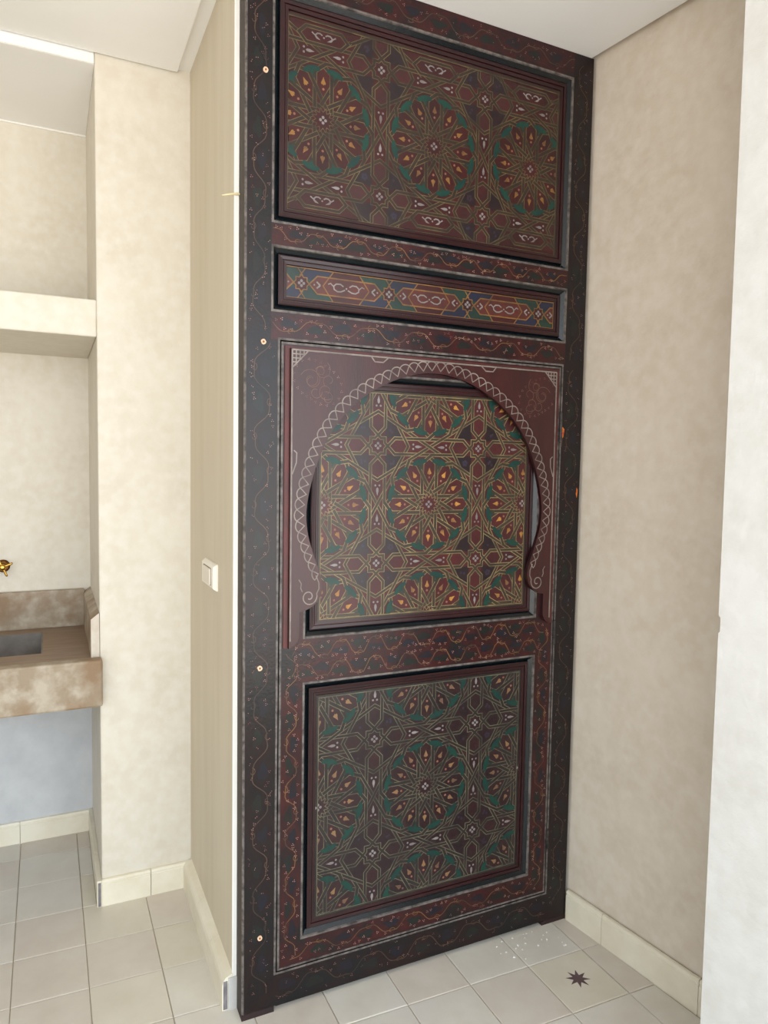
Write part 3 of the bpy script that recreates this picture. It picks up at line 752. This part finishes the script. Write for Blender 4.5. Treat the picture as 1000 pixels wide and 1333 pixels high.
# scalloped line along the arch
def offset_path(P, o):
    out = []
    for i in range(len(P)):
        a, b = P[max(i-1, 0)], P[min(i+1, len(P)-1)]
        dx, dz = b[0]-a[0], b[1]-a[1]; L = math.hypot(dx, dz) or 1
        out.append((P[i][0]-dz/L*o*-1*-1, P[i][1]+dx/L*o))
    return out
arc = [(u, v) for u, v in HC if v > 1.178 or u < .33]
full = [(-u, v) for u, v in reversed(arc)] + [p for p in arc[1:]]
def resample(P, n):
    D = [0]
    for i in range(1, len(P)): D.append(D[-1]+math.hypot(P[i][0]-P[i-1][0], P[i][1]-P[i-1][1]))
    out = []; k = 0
    for e in range(n):
        t = D[-1]*e/(n-1)
        while k < len(P)-2 and D[k+1] < t: k += 1
        f = (t-D[k])/max(1e-9, D[k+1]-D[k]); out.append((P[k][0]+(P[k+1][0]-P[k][0])*f, P[k][1]+(P[k+1][1]-P[k][1])*f))
    return out
NS = 58
base = resample(full, NS*6+1)
def at(i, o):
    i = max(0, min(len(base)-1, i)); a, b = base[max(i-1, 0)], base[min(i+1, len(base)-1)]
    dx, dz = b[0]-a[0], b[1]-a[1]; L = math.hypot(dx, dz)
    return (XC+base[i][0]-dz/L*o, base[i][1]+dx/L*o)
for k in range(NS):
    f = min(1, (k+1)/7, (NS-k)/7)*.4+.6
    sp_.ribbon([at(6*k+e, (.0245+.0065*math.sin(PI*e/6)**.7)*f+.002) for e in range(7)], .0030, M['silver'], 1)
    sp_.ribbon([at(6*k, .0250*f+.002), at(6*k+1, .0185*f+.001), at(6*k+3, .0070*f), at(6*k+5, .0185*f+.001), at(6*k+6, .0250*f+.002)], .0026, M['silver'], 1)
for s in (-1, 1):                                      # volutes at the springing
    pts = []
    for e in range(30):
        an = -.35 + e*.30; rr = .0245*(1-e/36)
        pts.append((XC+s*(.3715-rr*math.cos(an)*.95), 1.1335-rr*math.sin(an)+.002))
    top = [(XC+s*.3525, 1.192), (XC+s*.3440, 1.172), (XC+s*.3435, 1.156)]
    sp_.ribbon(top+pts, .0030, M['silver'], 1)
    sp_.ribbon([(XC+s*.3900, 1.150), (XC+s*.3945, 1.160), (XC+s*.3930, 1.172), (XC+s*.400, 1.183)], .0026, M['silver'], 1)
    ex = XC+s*(BX-.0030)
    sp_.ribbon([(ex, 1.02), (ex, BT-.004)], .0040, M['silver'], 1)
    # hook ornaments beside the arch
    sp_.ribbon([(ex-s*.002, 1.46), (ex-s*.013, 1.49), (ex-s*.014, 1.515), (ex-s*.006, 1.522)], .0032, M['silver'], 1)
    sp_.ribbon([(XC+s*.150, BT-.005), (XC+s*.165, BT-.018), (XC+s*.190, BT-.018), (XC+s*.200, BT-.006)], .0032, M['silver'], 1)
    # lattice corner
    cx_, cz_ = ex, BT-.004
    for k in range(4):
        o_ = .0105*k
        sp_.ribbon([(cx_-s*o_, cz_), (cx_-s*o_, cz_-(.042-o_))], .0030, M['silver'], 1)
        sp_.ribbon([(cx_, cz_-o_), (cx_-s*(.042-o_), cz_-o_)], .0030, M['silver'], 1)
    sp_.ribbon([(cx_-s*.044, cz_), (cx_, cz_-.046)], .0034, M['silver'], 1)
    # gold flourish with dots in the spandrel
    fx, fz = XC+s*.352, 1.700
    for (ox, oz, r0, st, tn) in ((.018, .004, .032, .4, 9), (-.010, .032, .026, 2.2, 8), (-.022, -.022, .024, 4.0, 8), (-.030, .006, .018, 5.2, 7), (.020, .006, .020, 2.6, 8), (-.006, .028, .015, .3, 7), (-.026, -.040, .018, 1.2, 7), (.006, -.026, .018, 3.0, 7)):
        pts = [(fx+s*(ox+r0*(1-e/22)*math.cos(st+e*.42)), fz+oz+r0*(1-e/22)*math.sin(st+e*.42)) for e in range(tn*2)]
        sp_.ribbon(pts, .0013, M['goldfine'], 1)
    for e in range(22):
        an = 2*PI*e/22; rr = .058+.012*math.sin(2*an+.6)
        for q_ in range(3):
            sp_.disc(fx+s*(rr*math.cos(an)+.0026*math.cos(q_*2.1+e)), fz+rr*math.sin(an)*1.05+.0026*math.sin(q_*2.1+e), .0010, M['dot'], 1, 5)
ex0, ex1 = XC-BX+.0030, XC+BX-.0030
sp_.ribbon([(ex0, BT-.004), (ex1, BT-.004)], .0040, M['silver'], 1)
sp_.build('painted_scallops', ab, 'silver scalloped line and corner lattice')
for z0, z1 in ((1.569, 1.659), (0.931, 1.005), (0.262, 0.322)):
    mb = MB(); xh = GR-.0005; n = 3
    for k in range(n):
        a_, b_ = z0+(z1-z0)*k/n+.0006, z0+(z1-z0)*(k+1)/n-.0006
        mb.tube([(xh, -.004, a_), (xh, -.004, b_)], .0052, M['iron'], 10)
    mb.tube([(xh, -.004, z0-.004), (xh, -.004, z1+.004)], .0026, M['iron'], 8)
    mb.build('hinge', leaf)

# ------------------------------------------------------------------ niche: shelf, stone sink, tap
mb = MB(); mb.box((-1.36, YB+0.0005, 1.880), (XJ, YN, 1.9965), M['wall'])
tag(mb.build('masonry_shelf', bevel=0.005), 'thick cream plastered shelf spanning the wall niche above the sink', 'shelf')
sink = empty('stone_sink', (-0.83, 0.64, 0.69))
tag(sink, 'brown polished plaster sink counter with sunken basin built into the niche', 'sink')
def spart(mb, name, bevel=0.0):
    o = mb.build(name, None, bevel=bevel); o.parent = sink; o.matrix_parent_inverse = Matrix.Translation((0.83, -0.64, -0.69)); return o
SX0, SX1, SY0, SY1, SZ = -1.355, XJ-.002, 0.668, YN-.001, 0.842
HX0, HX1, HY0, HY1 = -1.15, -0.478, 0.825, 1.145
mb = MB()
for a_, b_ in (((SX0, SY0), (SX1, HY0-.005)), ((SX0, HY1+.005), (SX1, SY1)), ((SX0, HY0-.005), (HX0-.005, HY1+.005)), ((HX1+.005, HY0-.005), (SX1, HY1+.005))):
    mb.box((a_[0], a_[1], 0.72), (b_[0], b_[1], SZ-.002), M['stone_top'])
spart(mb, 'worktop')
mb = MB(); mb.box((SX0, 0.640, 0.692), (XJ+.006, 0.6898, 0.846), M['stone']); spart(mb, 'front_apron', 0.007)
mb = MB()
t_ = .012
mb.box((HX0, HY0, .70), (HX1, HY1, .715), M['stone_in'])
mb.box((HX0-t_, HY0, .70), (HX0, HY1, SZ-.004), M['stone_in']); mb.box((HX1, HY0, .70), (HX1+t_, HY1, SZ-.004), M['stone_in'])
mb.box((HX0-t_, HY0-t_, .70), (HX1+t_, HY0, SZ-.004), M['stone_in']); mb.box((HX0-t_, HY1, .70), (HX1+t_, HY1+t_, SZ-.004), M['stone_in'])
spart(mb, 'basin')
mb = MB(); mb.box((SX0, 1.212, SZ-.003), (XJ-.022, YN-.0005, .985), M['stone']); spart(mb, 'backsplash', 0.005)
mb = MB()
prof = [(XJ-.0005, SZ-.003), (XJ-.026, SZ-.003), (XJ-.026, .970), (XJ-.0005, .990)]
mb.v = [(x, 0.6895, z) for x, z in prof] + [(x, YN-.001, z) for x, z in prof]
mb.f = [(3, 2, 1, 0), (4, 5, 6, 7)] + [(q, q+1, 4+q+1, 4+q) for q in range(3)] + [(3, 0, 4, 7)]
mb.m = [0]+[1]*5; mb.mats = [M['stone_edge'], M['stone']]
spart(mb, 'side_splash')
tap = empty('tap_handle', (-0.607, YN, 1.085)); tag(tap, 'brass cross handle tap on the niche wall above the sink', 'tap')
tx, tz = 0, 0
def tpart(mb, name, **k): o = mb.build(name, tap, **k); return o
mb = MB(); mb.tube([(0, 0, 0), (0, -.004, 0), (0, -.010, 0)], [.024, .024, .017], M['brass_dark'], 24); tpart(mb, 'flange')
mb = MB(); mb.tube([(0, -.008, 0), (0, -.030, 0), (0, -.044, 0)], [.012, .010, .013], M['brass_dark'], 16, ); tpart(mb, 'spindle')
mb = MB()
for k in range(4):
    an = .42+k*PI/2
    mb.tube([(0, -.046, 0), (.014*math.cos(an), -.046, .014*math.sin(an)), (.032*math.cos(an), -.047, .032*math.sin(an)), (.037*math.cos(an), -.047, .037*math.sin(an))], [.0070, .0038, .0044, .0034], M['brass'], 12)
mb.tube([(0, -.038, 0), (0, -.052, 0), (0, -.055, 0)], [.011, .011, .006], M['brass'], 16)
tpart(mb, 'cross_handle', smooth=True)

# ------------------------------------------------------------------ light switch on the partition
sw = empty('light_switch', (-0.0105, 0.335, 1.155)); tag(sw, 'white plastic light switch plate on the beige partition wall', 'switch')
y0, y1, z0, z1 = -.083, .083, -.0385, .0385
mb = MB(); b_ = .013
A = [(0, y0, z0), (0, y1, z0), (0, y1, z1), (0, y0, z1)]
A2 = [(-.004, y, z) for _, y, z in A]
B = [(-.014, y0+b_*.35, z0+b_*.6), (-.014, y1-b_*.35, z0+b_*.6), (-.014, y1-b_*.35, z1-b_*.6), (-.014, y0+b_*.35, z1-b_*.6)]
for U, V in ((A, A2), (A2, B)):
    for k in range(4): mb.poly([U[k], V[k], V[(k+1)%4], U[(k+1)%4]], M['plastic'])
mb.poly(B[::-1], M['plastic']); mb.build('plate', sw)
mb = MB(); mb.box((-.0146, -.052, -.0255), (-.012, .056, .0255), M['gap']); mb.build('recess', sw)
mb = MB(); mb.box((-.0185, -.050, -.0238), (-.013, .048, .0238), M['plastic_key']); mb.build('rocker', sw, bevel=0.002)

# ------------------------------------------------------------------ small loose things
mb = MB(); mb.tube([(0.006, 0.055, 2.167), (-0.006, 0.052, 2.166), (-0.020, 0.050, 2.1625), (-0.034, 0.048, 2.158), (-0.046, 0.047, 2.154)], [.0028, .0028, .0024, .002, .001], M['straw'], 6)
tag(mb.build('wood_sliver'), 'thin pale wood sliver poking out beside the top of the door surround', 'wood sliver')
rnd = random.Random(5); mb = MB()
for k in range(26):
    x, y = 0.78+rnd.random()*.22, -.012-rnd.random()**1.6*.10
    r = .0012+.0022*rnd.random()
    pts = [(x+r*(.7+.6*rnd.random())*math.cos(2*PI*e/6), y+r*(.7+.6*rnd.random())*math.sin(2*PI*e/6)) for e in range(6)]
    mb.prism_xy(pts, -.001, r*.9, M['crumb'])
tag(mb.build('plaster_crumbs'), 'tiny white plaster crumbs on the floor by the door foot', 'crumbs', kind='stuff')
